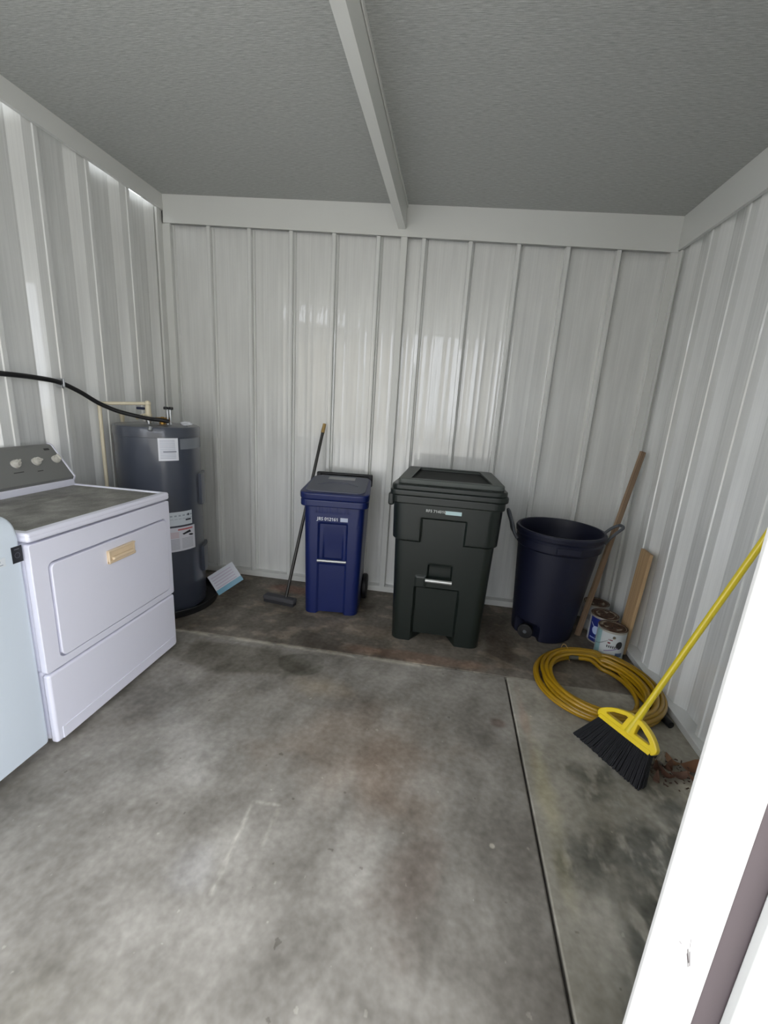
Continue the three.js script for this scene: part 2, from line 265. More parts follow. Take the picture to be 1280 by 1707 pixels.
// ---------------------------------------------------------------- dryer
{
  const t = thing('dryer', 'white front-loading dryer with dusty grey top and almond door handle', 'dryer', [0, 0, 0]);
  const x1 = 0.36, z0 = 1.095, z1 = 1.885;
  part('body', [box(-0.3, x1 - 0.022, 0.34, 0.885, z0, z1, 0.025), box(-0.3, x1 - 0.03, 0.025, 0.35, z0 + 0.006, z1 - 0.006, 0.02)], whiteEnamel, t);
  // door: raised rounded panel with a dark groove round it
  const door = (inset, r) => { const s = new THREE.Shape(), a = 1.125 + inset, b = 1.82 - inset, c = 0.38 + inset, d = 0.79 - inset; s.moveTo(a + r, c); s.lineTo(b - r, c); s.quadraticCurveTo(b, c, b, c + r); s.lineTo(b, d - r); s.quadraticCurveTo(b, d, b - r, d); s.lineTo(a + r, d); s.quadraticCurveTo(a, d, a, d - r); s.lineTo(a, c + r); s.quadraticCurveTo(a, c, a + r, c); return s; };
  const ex = (s, x, depth, bev) => { const g = new THREE.ExtrudeGeometry(s, { depth, bevelEnabled: bev > 0, bevelSize: bev, bevelThickness: bev, bevelSegments: 3, bevelOffset: -bev }); g.rotateY(-Math.PI / 2); g.scale(1, 1, 1); g.translate(x, 0, 0); return g; };
  const fr = new THREE.Shape(), fc = 0.012; fr.moveTo(z0 + fc, 0.347); fr.lineTo(z1 - fc, 0.347); fr.quadraticCurveTo(z1, 0.347, z1, 0.347 + fc); fr.lineTo(z1, 0.88 - fc); fr.quadraticCurveTo(z1, 0.88, z1 - fc, 0.88); fr.lineTo(z0 + fc, 0.88); fr.quadraticCurveTo(z0, 0.88, z0, 0.88 - fc); fr.lineTo(z0, 0.347 + fc); fr.quadraticCurveTo(z0, 0.347, z0 + fc, 0.347);
  fr.holes.push(door(0, 0.03)); part('front_panel', ex(fr, x1 - 0.003, 0.02, 0.003), whiteEnamel, t);
  const d = part('door', ex(door(0.007, 0.028), x1 + 0.003, 0.014, 0.003), whiteEnamel, t);
  part('handle', [box(x1 + 0.004, x1 + 0.016, 0.684, 0.744, 1.384, 1.392, 0.003), box(x1 + 0.004, x1 + 0.02, 0.684, 0.744, 1.54, 1.548, 0.003), box(x1 + 0.004, x1 + 0.02, 0.684, 0.7, 1.384, 1.548, 0.005), box(x1 + 0.004, x1 + 0.02, 0.737, 0.746, 1.384, 1.548, 0.003), box(x1 + 0.002, x1 + 0.0145, 0.685, 0.744, 1.386, 1.546, 0.001), box(x1 + 0.008, x1 + 0.028, 0.698, 0.714, 1.4, 1.532, 0.007)], almond, d, 'almond plastic pull');
  part('lower_panel', [box(x1 - 0.032, x1 + 0.001, 0.025, 0.338, z0 + 0.002, z1 - 0.002, 0.012), box(x1 - 0.002, x1 + 0.004, 0.03, 0.085, z0 + 0.02, z1 - 0.03, 0.002)], whiteEnamel, t);
  for (const fx of [-0.24, x1 - 0.1]) for (const fz of [z0 + 0.06, z1 - 0.06]) part('foot', cyl(0.022, 0.018, V(fx, 0, fz), V(fx, 0.03, fz), 16), greyPlastic, t, 'grey levelling foot');
  part('top_panel', [box(-0.3, x1 + 0.004, 0.887, 0.915, z0 - 0.004, z1 + 0.002, 0.012), box(x1 - 0.04, x1 + 0.004, 0.9, 0.925, z0 - 0.004, z1 + 0.002, 0.012), box(-0.3, x1, 0.9, 0.925, z0 - 0.004, z0 + 0.014, 0.008), box(-0.3, x1, 0.9, 0.925, z1 - 0.03, z1 + 0.002, 0.008)], whiteEnamel, t);
  const dust = dataTex(512, 512, (u, v, o) => { const n = fbm(u * 4, v * 4, 5, 2) + 0.5 * fbm(u * 16, v * 10, 4, 4), k = 26 * fbm(u * 90, v * 90, 2, 6); o[0] = 132 + 62 * n + k; o[1] = 130 + 62 * n + k; o[2] = 124 + 60 * n + k; }, true);
  part('top_surface', sheetUV(box(-0.29, x1 - 0.036, 0.9, 0.9175, z0 + 0.012, z1 - 0.028, 0.001), 1.5, 1.5, 'x', 'z'), M(0xffffff, 0.5, { map: dust }), t, 'dust-grey work surface of the dryer');
  // control console
  const prof = new THREE.Shape(); prof.moveTo(-0.338, 0.916); prof.lineTo(-0.2, 0.916); prof.lineTo(-0.206, 0.937); prof.lineTo(-0.194, 0.966); prof.lineTo(-0.312, 1.122); prof.quadraticCurveTo(-0.32, 1.131, -0.338, 1.131); prof.closePath();
  const g = new THREE.ExtrudeGeometry(prof, { depth: 0.76, bevelEnabled: false }); g.translate(0, 0, 1.104);
  const con = part('console', g, consoleGrey, t, 'grey control console');
  const cap = new THREE.ExtrudeGeometry(prof, { depth: 0.006, bevelEnabled: true, bevelSize: 0.004, bevelThickness: 0.002, bevelSegments: 2 });
  const c1 = cap.clone(); c1.translate(0, 0, 1.096); const c2 = cap.clone(); c2.translate(0, 0, 1.864);
  part('end_cap', c1, whiteEnamel, con, 'white console end cap'); part('end_cap', c2, whiteEnamel, con, 'white console end cap');
  part('base_strip', box(-0.21, -0.192, 0.916, 0.952, 1.104, 1.864, 0.004), whiteEnamel, con, 'white strip under the control console');
  const n = V(0.163, 0.12, 0).normalize();
  for (const z of [1.136, 1.249, 1.357]) {
    const b = V(-0.262, 1.056, z);
    const k = part('knob', [cyl(0.022, 0.02, b.clone().addScaledVector(n, -0.004), b.clone().addScaledVector(n, 0.012), 28), cyl(0.016, 0.014, b.clone().addScaledVector(n, 0.01), b.clone().addScaledVector(n, 0.026), 24)], knobMat, con, 'pale round control knob');
    const grip = box(-0.004, 0.004, -0.016, 0.016, 0, 0.012, 0.002); grip.lookAt ? grip.rotateZ(z * 9) : 0; grip.applyQuaternion(new THREE.Quaternion().setFromUnitVectors(V(0, 0, 1), n)); grip.translate(b.x + n.x * 0.022, b.y + n.y * 0.022, b.z); part('grip', grip, knobMat, k);
  }
  const mark = (z, y, w, h, nm) => { const s = (1.122 - y) / 0.156; const gg = box(-w / 2, w / 2, -h / 2, h / 2, 0, 0.001, 0); gg.applyMatrix4(new THREE.Matrix4().makeBasis(V(0, 0, -1), V(-0.6, 0.8, 0), V(0.8, 0.6, 0)).setPosition(-0.312 + s * 0.118 + 0.0006, y, z)); part(nm, gg, M(0x3c3b3a, 0.6), con); };
  mark(1.146, 1.108, 0.03, 0.012, 'emblem'); mark(1.368, 1.02, 0.05, 0.004, 'marking'); mark(1.26, 1.014, 0.03, 0.004, 'marking');
}
// ---------------------------------------------------------------- washer
{
  const t = thing('washer', 'pale blue-white washer with rounded top edge and black square label', 'washer', [0, 0, 0]);
  const s = new THREE.Shape(); s.moveTo(-0.28, 0.05); s.lineTo(0.34, 0.05); s.lineTo(0.34, 0.9); s.quadraticCurveTo(0.34, 0.985, 0.27, 0.99); s.lineTo(-0.28, 1.0); s.closePath();
  const g = new THREE.ExtrudeGeometry(s, { depth: 0.65, bevelEnabled: true, bevelSize: 0.02, bevelThickness: 0.02, bevelSegments: 4, bevelOffset: -0.02, curveSegments: 16 }); g.translate(0, 0, 1.912);
  part('body', toCreasedNormals(g, 0.6), whiteEnamel2, t);
  for (const fx of [-0.22, 0.25]) for (const fz of [1.97, 2.5]) part('foot', cyl(0.024, 0.02, V(fx, 0, fz), V(fx, 0.055, fz), 16), greyPlastic, t, 'grey levelling foot');
  const lab = canvasTex(128, 192, (c, w, h) => { c.fillStyle = '#23242a'; c.fillRect(0, 0, w, h); c.strokeStyle = '#5c5e66'; c.lineWidth = 6; c.beginPath(); c.arc(w / 2, h * 0.55, 30, 0, 7); c.stroke(); c.fillStyle = '#74767c'; c.fillRect(34, 30, 60, 8); });
  const q = new THREE.BoxGeometry(0.0012, 0.06, 0.038); q.translate(0.3408, 0.854, 1.906 + 0.006); part('label', q, M(0xffffff, 0.5, { map: lab }), t, 'small black square label');
  const logo = canvasTex(128, 64, (c, w, h) => { c.fillStyle = '#dfe5ea'; c.fillRect(0, 0, w, h); c.strokeStyle = '#aab2bb'; c.lineWidth = 4; c.beginPath(); c.ellipse(64, 24, 26, 14, 0, 0, 7); c.stroke(); c.fillStyle = '#9aa3ad'; c.fillRect(20, 46, 88, 6); });
  const q2 = new THREE.BoxGeometry(0.001, 0.032, 0.06); q2.translate(0.3405, 0.842, 1.985); part('badge', q2, M(0xffffff, 0.4, { map: logo }), t, 'faint grey badge');
}
// ---------------------------------------------------------------- water heater
const TX = -0.06, TZ = 0.57, TR = 0.25;
{
  thing('drain_pan', 'round black drain pan under the water heater', 'pan', [TX, 0, TZ]);
  const pan = scene.children[scene.children.length - 1];
  const pts = [[0, 0.002], [0.3, 0.002], [0.318, 0.012], [0.328, 0.055], [0.333, 0.056], [0.334, 0.05], [0.324, 0.004], [0.3, 0], [0, 0]].map(([x, y]) => new THREE.Vector2(x, y));
  part('tray', new THREE.LatheGeometry(pts.slice().reverse(), 64), blackPlastic, pan);
  const t = thing('water_heater', 'tall dark grey cylindrical water heater behind the dryer', 'water heater', [TX, 0, TZ]);
  const body = [[0, 0.006], [TR - 0.012, 0.006], [TR - 0.004, 0.012], [TR - 0.004, 0.05], [TR, 0.055], [TR, 1.17], [TR + 0.003, 1.172], [TR + 0.003, 1.222], [TR - 0.002, 1.232], [TR - 0.012, 1.236], [0, 1.24]].map(([x, y]) => new THREE.Vector2(x, y));
  part('tank', toCreasedNormals(new THREE.LatheGeometry(body, 96), 0.7), tankGrey, t);
  const patch = (a0, a1, y0, y1, r, th = 0.0012) => { // angles in degrees from +x towards +z
    const n = 14, g = new THREE.BufferGeometry(), pos = [], uv = [], idx = [];
    for (let i = 0; i <= n; i++) for (let j = 0; j < 2; j++) { const a = THREE.MathUtils.degToRad(a1 + (a0 - a1) * i / n); pos.push(r * Math.cos(a), j ? y1 : y0, r * Math.sin(a)); uv.push(i / n, j); }
    for (let i = 0; i < n; i++) { const k = i * 2; idx.push(k, k + 2, k + 3, k, k + 3, k + 1); }
    g.setAttribute('position', new THREE.Float32BufferAttribute(pos, 3)); g.setAttribute('uv', new THREE.Float32BufferAttribute(uv, 2)); g.setIndex(idx); g.computeVertexNormals(); return g;
  };
  const label = (bg, draw) => M(0xffffff, 0.45, { map: canvasTex(256, 256, (c, w, h) => { c.fillStyle = bg; c.fillRect(0, 0, w, h); draw(c, w, h); }), side: THREE.DoubleSide });
  part('label', patch(29, 55.2, 1.033, 1.171, TR + 0.0015), label('#e4e6ee', (c) => { c.fillStyle = '#b4b8c6'; for (let y = 20; y < 240; y += 17) c.fillRect(22, y, 210 - (y * 7) % 40, 7); c.fillStyle = '#7c808e'; c.fillRect(60, 148, 170, 12); }), t, 'white printed label near the tank top');
  part('label', patch(12.5, 60, 0.612, 0.703, TR + 0.0015), label('#cfd6dd', (c) => { c.fillStyle = '#9ba4b0'; for (let x = 12; x < 240; x += 32) { c.fillRect(x, 60, 18, 26); c.fillRect(x, 130, 24, 8); } c.fillStyle = '#3a3f4a'; c.fillRect(196, 150, 48, 30); c.fillRect(215, 50, 14, 40); }), t, 'pale instruction label');
  part('label', patch(8.4, 60, 0.438, 0.6, TR + 0.0015), label('#d6d6de', (c) => { c.fillStyle = '#c06a6e'; c.fillRect(120, 18, 116, 16); c.fillStyle = '#c9a8ae'; for (let y = 50; y < 110; y += 13) c.fillRect(16, y, 110, 6); c.fillStyle = '#a9abb5'; for (let y = 122; y < 236; y += 13) { c.fillRect(16, y, 112, 6); c.fillRect(146, y, 90, 6); } c.fillStyle = '#1d1e24'; c.beginPath(); c.moveTo(150, 72); c.lineTo(210, 44); c.lineTo(222, 70); c.lineTo(196, 74); c.lineTo(160, 86); c.fill(); c.beginPath(); c.ellipse(220, 98, 20, 10, 0.3, 0, 7); c.fill(); }), t, 'white warning label with red heading and black pictograms');
  part('tape_band', patch(-40, 26, 1.1, 1.165, TR + 0.0012), M(0x7c8189, 0.25, { side: THREE.DoubleSide }), t, 'lighter grey band of tape');
  const cover = (y0, y1) => { const gs = []; const g = patch(-42, -8, y0, y1, TR + 0.02); gs.push(g); const a = (d) => THREE.MathUtils.degToRad(d); for (const d of [-42, -8]) gs.push(box(0, 0.022, y0, y1, -0.002, 0.002, 0).rotateY(-a(d)).translate((TR - 0.002) * Math.cos(a(d)), 0, (TR - 0.002) * Math.sin(a(d)))); for (const y of [y0, y1]) { const r = new THREE.RingGeometry(TR - 0.002, TR + 0.02, 12, 1, a(8), a(34)); r.rotateX(-Math.PI / 2); r.translate(0, y, 0); gs.push(r); } return merge(gs); };
  const tankCover = tankGrey.clone(); tankCover.side = THREE.DoubleSide;
  part('access_cover', cover(0.72, 0.93), tankCover, t, 'raised access cover'); part('access_cover', cover(0.24, 0.42), tankCover, t, 'raised access cover');
  // fittings on top
  part('outlet_nipple', [cyl(0.012, 0.012, V(-0.045, 1.236, 0.02), V(-0.045, 1.275, 0.02)), cyl(0.017, 0.017, V(-0.045, 1.25, 0.02), V(-0.045, 1.268, 0.02), 6)], steel, t, 'steel nipple');
  const val = part('relief_valve', [cyl(0.02, 0.02, V(0.03, 1.238, -0.01), V(0.03, 1.262, -0.01), 8), cyl(0.014, 0.014, V(0.0, 1.268, 0.018), V(0.06, 1.268, -0.04)), cyl(0.01, 0.01, V(0.03, 1.26, -0.01), V(0.03, 1.285, -0.01))], brass, t, 'brass valve fitting');
  part('stem', [cyl(0.006, 0.006, V(0.075, 1.24, 0), V(0.075, 1.335, 0)), cyl(0.006, 0.006, V(0.088, 1.24, -0.01), V(0.088, 1.335, -0.01))], steel, val, 'thin steel valve stems');
  part('handle', [box(0.052, 0.078, 1.333, 1.351, -0.01, 0.01, 0.005), box(0.08, 0.106, 1.333, 1.351, -0.02, 0, 0.005)], blackPlastic, val, 'black valve handles');
  part('lock_nut', cyl(0.012, 0.012, V(0.118, 1.236, 0.235 - 0.01), V(0.118, 1.215, 0.235), 10), steel, t);
}
{ // brochure bag, wad, pipes, conduit
  const t = thing('manual_sleeve', 'clear sleeve of papers with blue edge leaning on the water heater', 'papers', [0.278, 0.064, 0.455]);
  const g = new RoundedBoxGeometry(0.2, 0.16, 0.006, 2, 0.002);
  const basis = new THREE.Matrix4();
  const e1 = V(0.16, 0.115, -0.12).normalize(), up = V(-0.5, 0.62, -0.25); const nn = V().crossVectors(e1, up).normalize(); const e2 = V().crossVectors(nn, e1);
  basis.makeBasis(e1, e2, nn).setPosition(0.02, 0.085, -0.03);
  g.applyMatrix4(basis); part('papers', g, M(0xffffff, 0.3, { map: canvasTex(256, 256, (c, w, h) => { c.fillStyle = '#c3c6cf'; c.fillRect(0, 0, w, h); c.fillStyle = '#b3a9bb'; for (let y = 40; y < 200; y += 34) c.fillRect(20, y, 200, 12); }) }), t);
  const b = box(-0.1, 0.1, -0.082, -0.045, -0.0045, 0.0045, 0.002); b.applyMatrix4(basis); part('blue_edge', b, P(0x6f9db4, 0.2, { clearcoat: 0.6 }), t, 'blue printed edge');
  const w = thing('plastic_scrap', 'crumpled white plastic scrap on top of the water heater', 'scrap', [0.13, 1.24, 0.55]);
  const ig = new THREE.IcosahedronGeometry(0.024, 3), ip = ig.attributes.position; for (let i = 0; i < ip.count; i++) { const v = V().fromBufferAttribute(ip, i), k = 1 + 0.5 * noise.noise(v.x * 90, v.y * 90, v.z * 90); ip.setXYZ(i, v.x * k * 1.4, v.y * k * 0.55 + 0.012, v.z * k); } ig.computeVertexNormals(); part('crumple', ig, M(0xd9dbe0, 0.4), w);
  const pipe = thing('water_pipe', 'cream plastic water pipe rising behind the dryer and crossing to the water heater', 'pipe', [0, 0, 0]);
  part('riser', cyl(0.011, 0.011, V(-0.3, 0.064, 0.762), V(-0.3, 1.352, 0.762)), cpvc, pipe);
  part('elbow', new THREE.SphereGeometry(0.015, 16, 12).translate(-0.3, 1.352, 0.762), cpvc, pipe); part('elbow', new THREE.SphereGeometry(0.019, 16, 12).translate(-0.105, 1.364, 0.59), cpvc, pipe);
  part('crossbar', cyl(0.01, 0.01, V(-0.3, 1.352, 0.762), V(-0.105, 1.364, 0.59)), cpvc, pipe);
  part('drop', [cyl(0.016, 0.018, V(-0.105, 1.364, 0.59), V(-0.105, 1.285, 0.59)), cyl(0.02, 0.02, V(-0.105, 1.3, 0.59), V(-0.105, 1.2765, 0.59)), cyl(0.012, 0.012, V(-0.105, 1.285, 0.59), V(-0.105, 1.2765, 0.59))], cpvc, pipe);
  part('valve_handle', box(-0.175, -0.118, 1.324, 1.34, 0.597, 0.612, 0.006), M(0x1c2340, 0.5), pipe, 'dark blue valve handle');
  part('side_arm', cyl(0.012, 0.012, V(-0.105, 1.298, 0.59), V(-0.185, 1.27, 0.6)), cpvc, pipe);
  const p2 = thing('pipe_stub', 'short cream pipe stub rising behind the grey tank', 'pipe', [0, 0, 0]);
  part('stub', [cyl(0.01, 0.01, V(-0.332, 0.064, 0.545), V(-0.332, 1.24, 0.545)), cyl(0.012, 0.018, V(-0.332, 1.24, 0.545), V(-0.332, 1.3, 0.545))], cpvc, p2);
  const h = thing('black_conduit', 'black flexible conduit sagging along the wall down to the water heater', 'conduit', [0, 0, 0]);
  part('hose', tube([V(-0.31, 1.5, 2.1), V(-0.315, 1.488, 1.7), V(-0.32, 1.482, 1.34), V(-0.32, 1.475, 1.14), V(-0.318, 1.458, 1.0), V(-0.3, 1.412, 0.89), V(-0.268, 1.354, 0.8), V(-0.215, 1.312, 0.725), V(-0.14, 1.288, 0.672), V(-0.06, 1.274, 0.648), V(0.02, 1.268, 0.63), V(0.05, 1.262, 0.61)], 0.0125, 120, 12), blackRubber, h);
  part('clip', [box(-0.345, -0.298, 1.434, 1.48, 0.985, 0.995, 0.003), cyl(0.004, 0.004, V(-0.31, 1.445, 0.99), V(-0.3, 1.43, 1.0))], steel, h, 'small metal clip');
}

// ---------------------------------------------------------------- wheeled carts
function perimeter(w, d, r, nf) {                  // rounded rectangle, front face densely sampled; [x, z, nx, nz, isFront]
  const out = [], W = w / 2, D = d / 2;
  const line = (x0, z0, x1, z1, n, nx, nz, f) => { for (let i = 0; i < n; i++) out.push([x0 + (x1 - x0) * i / n, z0 + (z1 - z0) * i / n, nx, nz, f]); };
  const arc = (cx, cz, a0, n) => { for (let i = 0; i < n; i++) { const a = a0 - (Math.PI / 2) * i / n; out.push([cx + r * Math.cos(a), cz + r * Math.sin(a), Math.cos(a), Math.sin(a), 0]); } };
  line(-W + r, D, W - r, D, nf, 0, 1, 1); arc(W - r, D - r, Math.PI / 2, 8);
  line(W, D - r, W, -D + r, 12, 1, 0, 0); arc(W - r, -D + r, 0, 8);
  line(W - r, -D, -W + r, -D, 12, 0, -1, 0); arc(-W + r, -D + r, -Math.PI / 2, 8);
  line(-W, -D + r, -W, D - r, 12, -1, 0, 0); arc(-W + r, D - r, Math.PI, 8);
  return out;
}
function cartBody(o) {                             // loft with pushed-in front details; o.front(x, y) and o.all(x, y, z) give inward depths
  const pos = [], idx = [], rows = o.rows ?? 110; let n = 0;
  for (let j = 0; j <= rows; j++) {
    const t = j / rows, y = o.y0 + (o.y1 - o.y0) * t, w = o.wB + (o.wT - o.wB) * t, d = o.dB + (o.dT - o.dB) * t, zb = (o.zB ?? 0) + ((o.zT ?? 0) - (o.zB ?? 0)) * t;
    const ring = perimeter(w, d, o.r, 90); n = ring.length;
    for (const [x, z, nx, nz, f] of ring) {
      const k = o.all(x, y, z, f, nx, nz);
      pos.push(x - nx * k, y + (o.lift ? o.lift(x, y, f) : 0), z + zb - nz * k);
    }
  }
  for (let j = 0; j < rows; j++) for (let i = 0; i < n; i++) { const a = j * n + i, b = j * n + (i + 1) % n, c = a + n, d = b + n; idx.push(a, b, d, a, d, c); }
  const c0 = pos.length / 3; pos.push(0, o.y0 + 0.02, o.zB ?? 0); for (let i = 0; i < n; i++) idx.push(c0, (i + 1) % n, i);
  const c1 = pos.length / 3; pos.push(0, o.y1, o.zT ?? 0); for (let i = 0; i < n; i++) idx.push(c1, rows * n + i, rows * n + (i + 1) % n);
  const g = new THREE.BufferGeometry(); g.setAttribute('position', new THREE.Float32BufferAttribute(pos, 3)); g.setIndex(idx);
  g.computeVertexNormals(); return toCreasedNormals(g, 0.6);
}
const inBox = (x, y, x0, x1, y0, y1, s = 0.007) => sstep(x0 - s, x0 + s, x) * (1 - sstep(x1 - s, x1 + s, x)) * sstep(y0 - s, y0 + s, y) * (1 - sstep(y1 - s, y1 + s, y));
const font = await new FontLoader().loadAsync('fonts/droid/droid_sans_bold.typeface.json');
const text = (s, size, x, y, z, tilt = 0, stretch = 1) => { const g = new TextGeometry(s, { font, size, depth: 0.0012, curveSegments: 3 }); g.scale(stretch, 1, 1); g.rotateX(tilt); g.translate(x, y, z); return g; };
function wheel(r, w) { const g = new THREE.LatheGeometry([[0, -w / 2], [r * 0.6, -w / 2], [r * 0.66, -w / 2 + 0.006], [r * 0.9, -w / 2], [r, -w * 0.3], [r, w * 0.3], [r * 0.9, w / 2], [r * 0.66, w / 2 - 0.006], [r * 0.6, w / 2], [0, w / 2]].map(([a, b]) => new THREE.Vector2(a, b)), 32); g.rotateZ(Math.PI / 2); return g; }

{ // green cart, origin at the floor under the middle of its front
  const t = thing('trash_cart', 'large dark green wheeled trash cart with closed lid against the back wall', 'trash cart', [1.843, 0, 0.41]);
  const W = 0.6;
  const geo = cartBody({
    y0: 0, y1: 0.96, wB: 0.585, wT: 0.645, dB: 0.5, dT: 0.6, zB: 0.03, zT: 0.0, r: 0.075, rows: 150,
    all(x, y, z, f, nx, nz) {
      const side = z < -0.05 ? 0 : 1;
      let k = 0.016 * (1 - sstep(0.645, 0.66, y + 0.02 * (Math.abs(x) > 0.13 ? -1 : -1)));
      if (f) k = Math.max(k, 0.016 * inBox(x, y, -0.142, 0.117, 0.5, 0.82));
      if (f) {
        k += 0.028 * inBox(x, y, -0.078, 0.063, 0.44, 0.528, 0.006);
        k += 0.026 * inBox(x, y, -0.149, 0.117, -0.1, 0.375, 0.008) * 1;
        k -= 0.008 * inBox(x, y, -0.15, -0.09, 0.375, 0.45, 0.006);
        k += 0.018 * (1 - sstep(0.03, 0.05, y)) * inBox(x, y, -0.149, 0.117, -0.1, 0.1);
      }
      return k;
    },
    lift: (x, y, f) => (f ? 0.04 * inBox(x, 0, -0.149, 0.117, -1, 1, 0.01) * (1 - sstep(0, 0.06, y)) : 0),
  });
  part('body', geo, greenPlastic, t);
  part('bar', cyl(0.011, 0.011, V(-0.09, 0.434, 0.292), V(0.07, 0.434, 0.292), 16), barMetal, t, 'silver lift bar');
  const out = (dx, dz) => roundPoly([[-0.345 + dx, 0.32 - dz], [0.345 - dx, 0.32 - dz], [0.3 - dx, -0.31 + dz], [-0.3 + dx, -0.31 + dz]], 0.07);
  part('rim', slab(out(0.012, 0.014), 0.9, 0.95, 0.008), greenPlastic, t, 'collar under the lid');
  const lid = part('lid', [slab(out(0, 0), 0.948, 0.985, 0.01), slab(out(0.008, 0.012), 0.98, 1.012, 0.008)], greenPlastic, t, 'dark green closed lid');
  const frame = roundPoly([[-0.3, 0.27], [0.315, 0.27], [0.282, -0.29], [-0.285, -0.29]], 0.04); frame.holes.push(roundPoly([[-0.235, 0.235], [0.255, 0.235], [0.205, -0.25], [-0.21, -0.25]], 0.02));
  part('lid_frame', slab(frame, 1.01, 1.043, 0.008), P(0x4d524f, 0.5), lid, 'paler grey raised border of the lid');  // border paler than the rest of the lid
  part('lid_panel', slab(roundPoly([[-0.24, 0.24], [0.26, 0.24], [0.21, -0.255], [-0.215, -0.255]], 0.02), 1.005, 1.026, 0.002), P(0x0d1211, 0.75), lid, 'sunken middle of the lid');
  part('hinge', [box(-0.28, 0.28, 0.985, 1.02, -0.335, -0.305, 0.01)], greenPlastic, lid);
  part('stencil', text('RFS 714010', 0.016, -0.122, 0.862, 0.3005), M(0xb9bdbb, 0.6), t, 'white stencilled number');
  part('sticker', [box(-0.008, 0.085, 0.856, 0.878, 0.2985, 0.301, 0.0005)], M(0xb9d3d6, 0.4), t, 'pale blue and white sticker');
  part('grab_handle', box(-0.36, -0.325, 0.86, 0.935, -0.2, 0.2, 0.01), greenPlastic, t);
  for (const x of [-0.27, 0.27]) part('wheel', wheel(0.1, 0.05).translate(x, 0.1, -0.25), blackRubber, t, 'black wheel');
}
{ // blue cart
  const t = thing('recycling_cart', 'narrow royal blue wheeled recycling cart with grey-blue lid', 'recycling cart', [1.088, 0, 0.275], 0.1);
  const geo = cartBody({
    y0: 0, y1: 0.83, wB: 0.37, wT: 0.41, dB: 0.34, dT: 0.4, zB: 0.03, zT: 0.0, r: 0.05, rows: 130,
    all(x, y, z, f) {
      let k = 0;
      if (f) {
        k += 0.016 * inBox(x, y, -0.098, 0.092, 0.4, 0.66, 0.008) + 0.014 * inBox(x, y, -0.066, 0.066, 0.4, 0.63, 0.01) * sstep(0.66, 0.42, y);
        k += 0.01 * inBox(x, y, -0.098, 0.092, -0.1, 0.375, 0.008);
        k -= 0.0025 * (inBox(x, y, -0.12, 0.12, 0.735, 0.775, 0.006) * (0.5 + 0.5 * Math.sin(x * 260)));
      }
      return k;
    },
    lift: (x, y, f) => (f ? 0.014 * inBox(x, 0, -0.098, 0.092, -1, 1, 0.01) * (1 - sstep(0, 0.05, y)) : 0),
  });
  part('body', geo, bluePlastic, t);
  part('bar', cyl(0.009, 0.009, V(-0.102, 0.397, 0.206), V(0.096, 0.397, 0.206), 16), barMetal, t, 'silver lift bar');
  const out = (d) => roundPoly([[-0.232 + d, 0.225 - d], [0.232 - d, 0.225 - d], [0.204 - d, -0.19 + d], [-0.204 + d, -0.19 + d]], 0.075);
  part('rim', slab(out(0), 0.775, 0.822, 0.008), bluePlastic, t, 'blue collar under the lid');
  const tiltM = new THREE.Matrix4().makeTranslation(0, 0.862, 0.21).multiply(new THREE.Matrix4().makeRotationX(0.13));
  const lidGeo = (s, a, b, bv) => { const g = slab(s, a, b, bv); g.translate(0, 0, -0.21); g.applyMatrix4(tiltM); return g; };
  const lid = part('lid', [lidGeo(out(-0.004), -0.042, 0.008, 0.012)], bluePlastic, t, 'blue lid with dusty top');
  part('lid_top', lidGeo(roundPoly([[-0.2, 0.195], [0.2, 0.195], [0.195, -0.165], [-0.195, -0.165]], 0.06), 0.006, 0.015, 0.004), blueLidMat, lid, 'greyish upper face of the lid');
  part('lid_ridge', [tube([V(-0.14, 0.892, 0.06), V(-0.07, 0.9, 0.02), V(0, 0.902, 0.01), V(0.07, 0.9, 0.02), V(0.14, 0.892, 0.06)], 0.008, 30, 8)], blueLidMat, lid);
  part('sticker', lidGeo(roundPoly([[-0.09, -0.07], [0.1, -0.07], [0.1, -0.13], [-0.09, -0.13]], 0.004), 0.014, 0.0165, 0.0005), M(0xa3a4a6, 0.5), lid, 'pale printed sticker');
  part('handle', [cyl(0.012, 0.012, V(-0.18, 0.93, -0.205), V(0.2, 0.93, -0.205), 14), box(0.18, 0.215, 0.85, 0.94, -0.225, -0.19, 0.008), box(-0.2, -0.165, 0.85, 0.94, -0.225, -0.19, 0.008)], blackPlastic, t, 'black rear handle bar');
  part('stencil', text('JRS 012161', 0.022, -0.11, 0.68, 0.2005, -0.03, 0.92), M(0xd2d6de, 0.6), t, 'white stencilled number');
  part('sticker', box(0.046, 0.096, 0.678, 0.705, 0.1985, 0.2015, 0.0005), M(0xb9c2d6, 0.5), t, 'small white sticker');
  for (const x of [-0.205, 0.205]) part('wheel', wheel(0.095, 0.04).translate(x, 0.095, -0.12), blackRubber, t, 'black wheel');
}
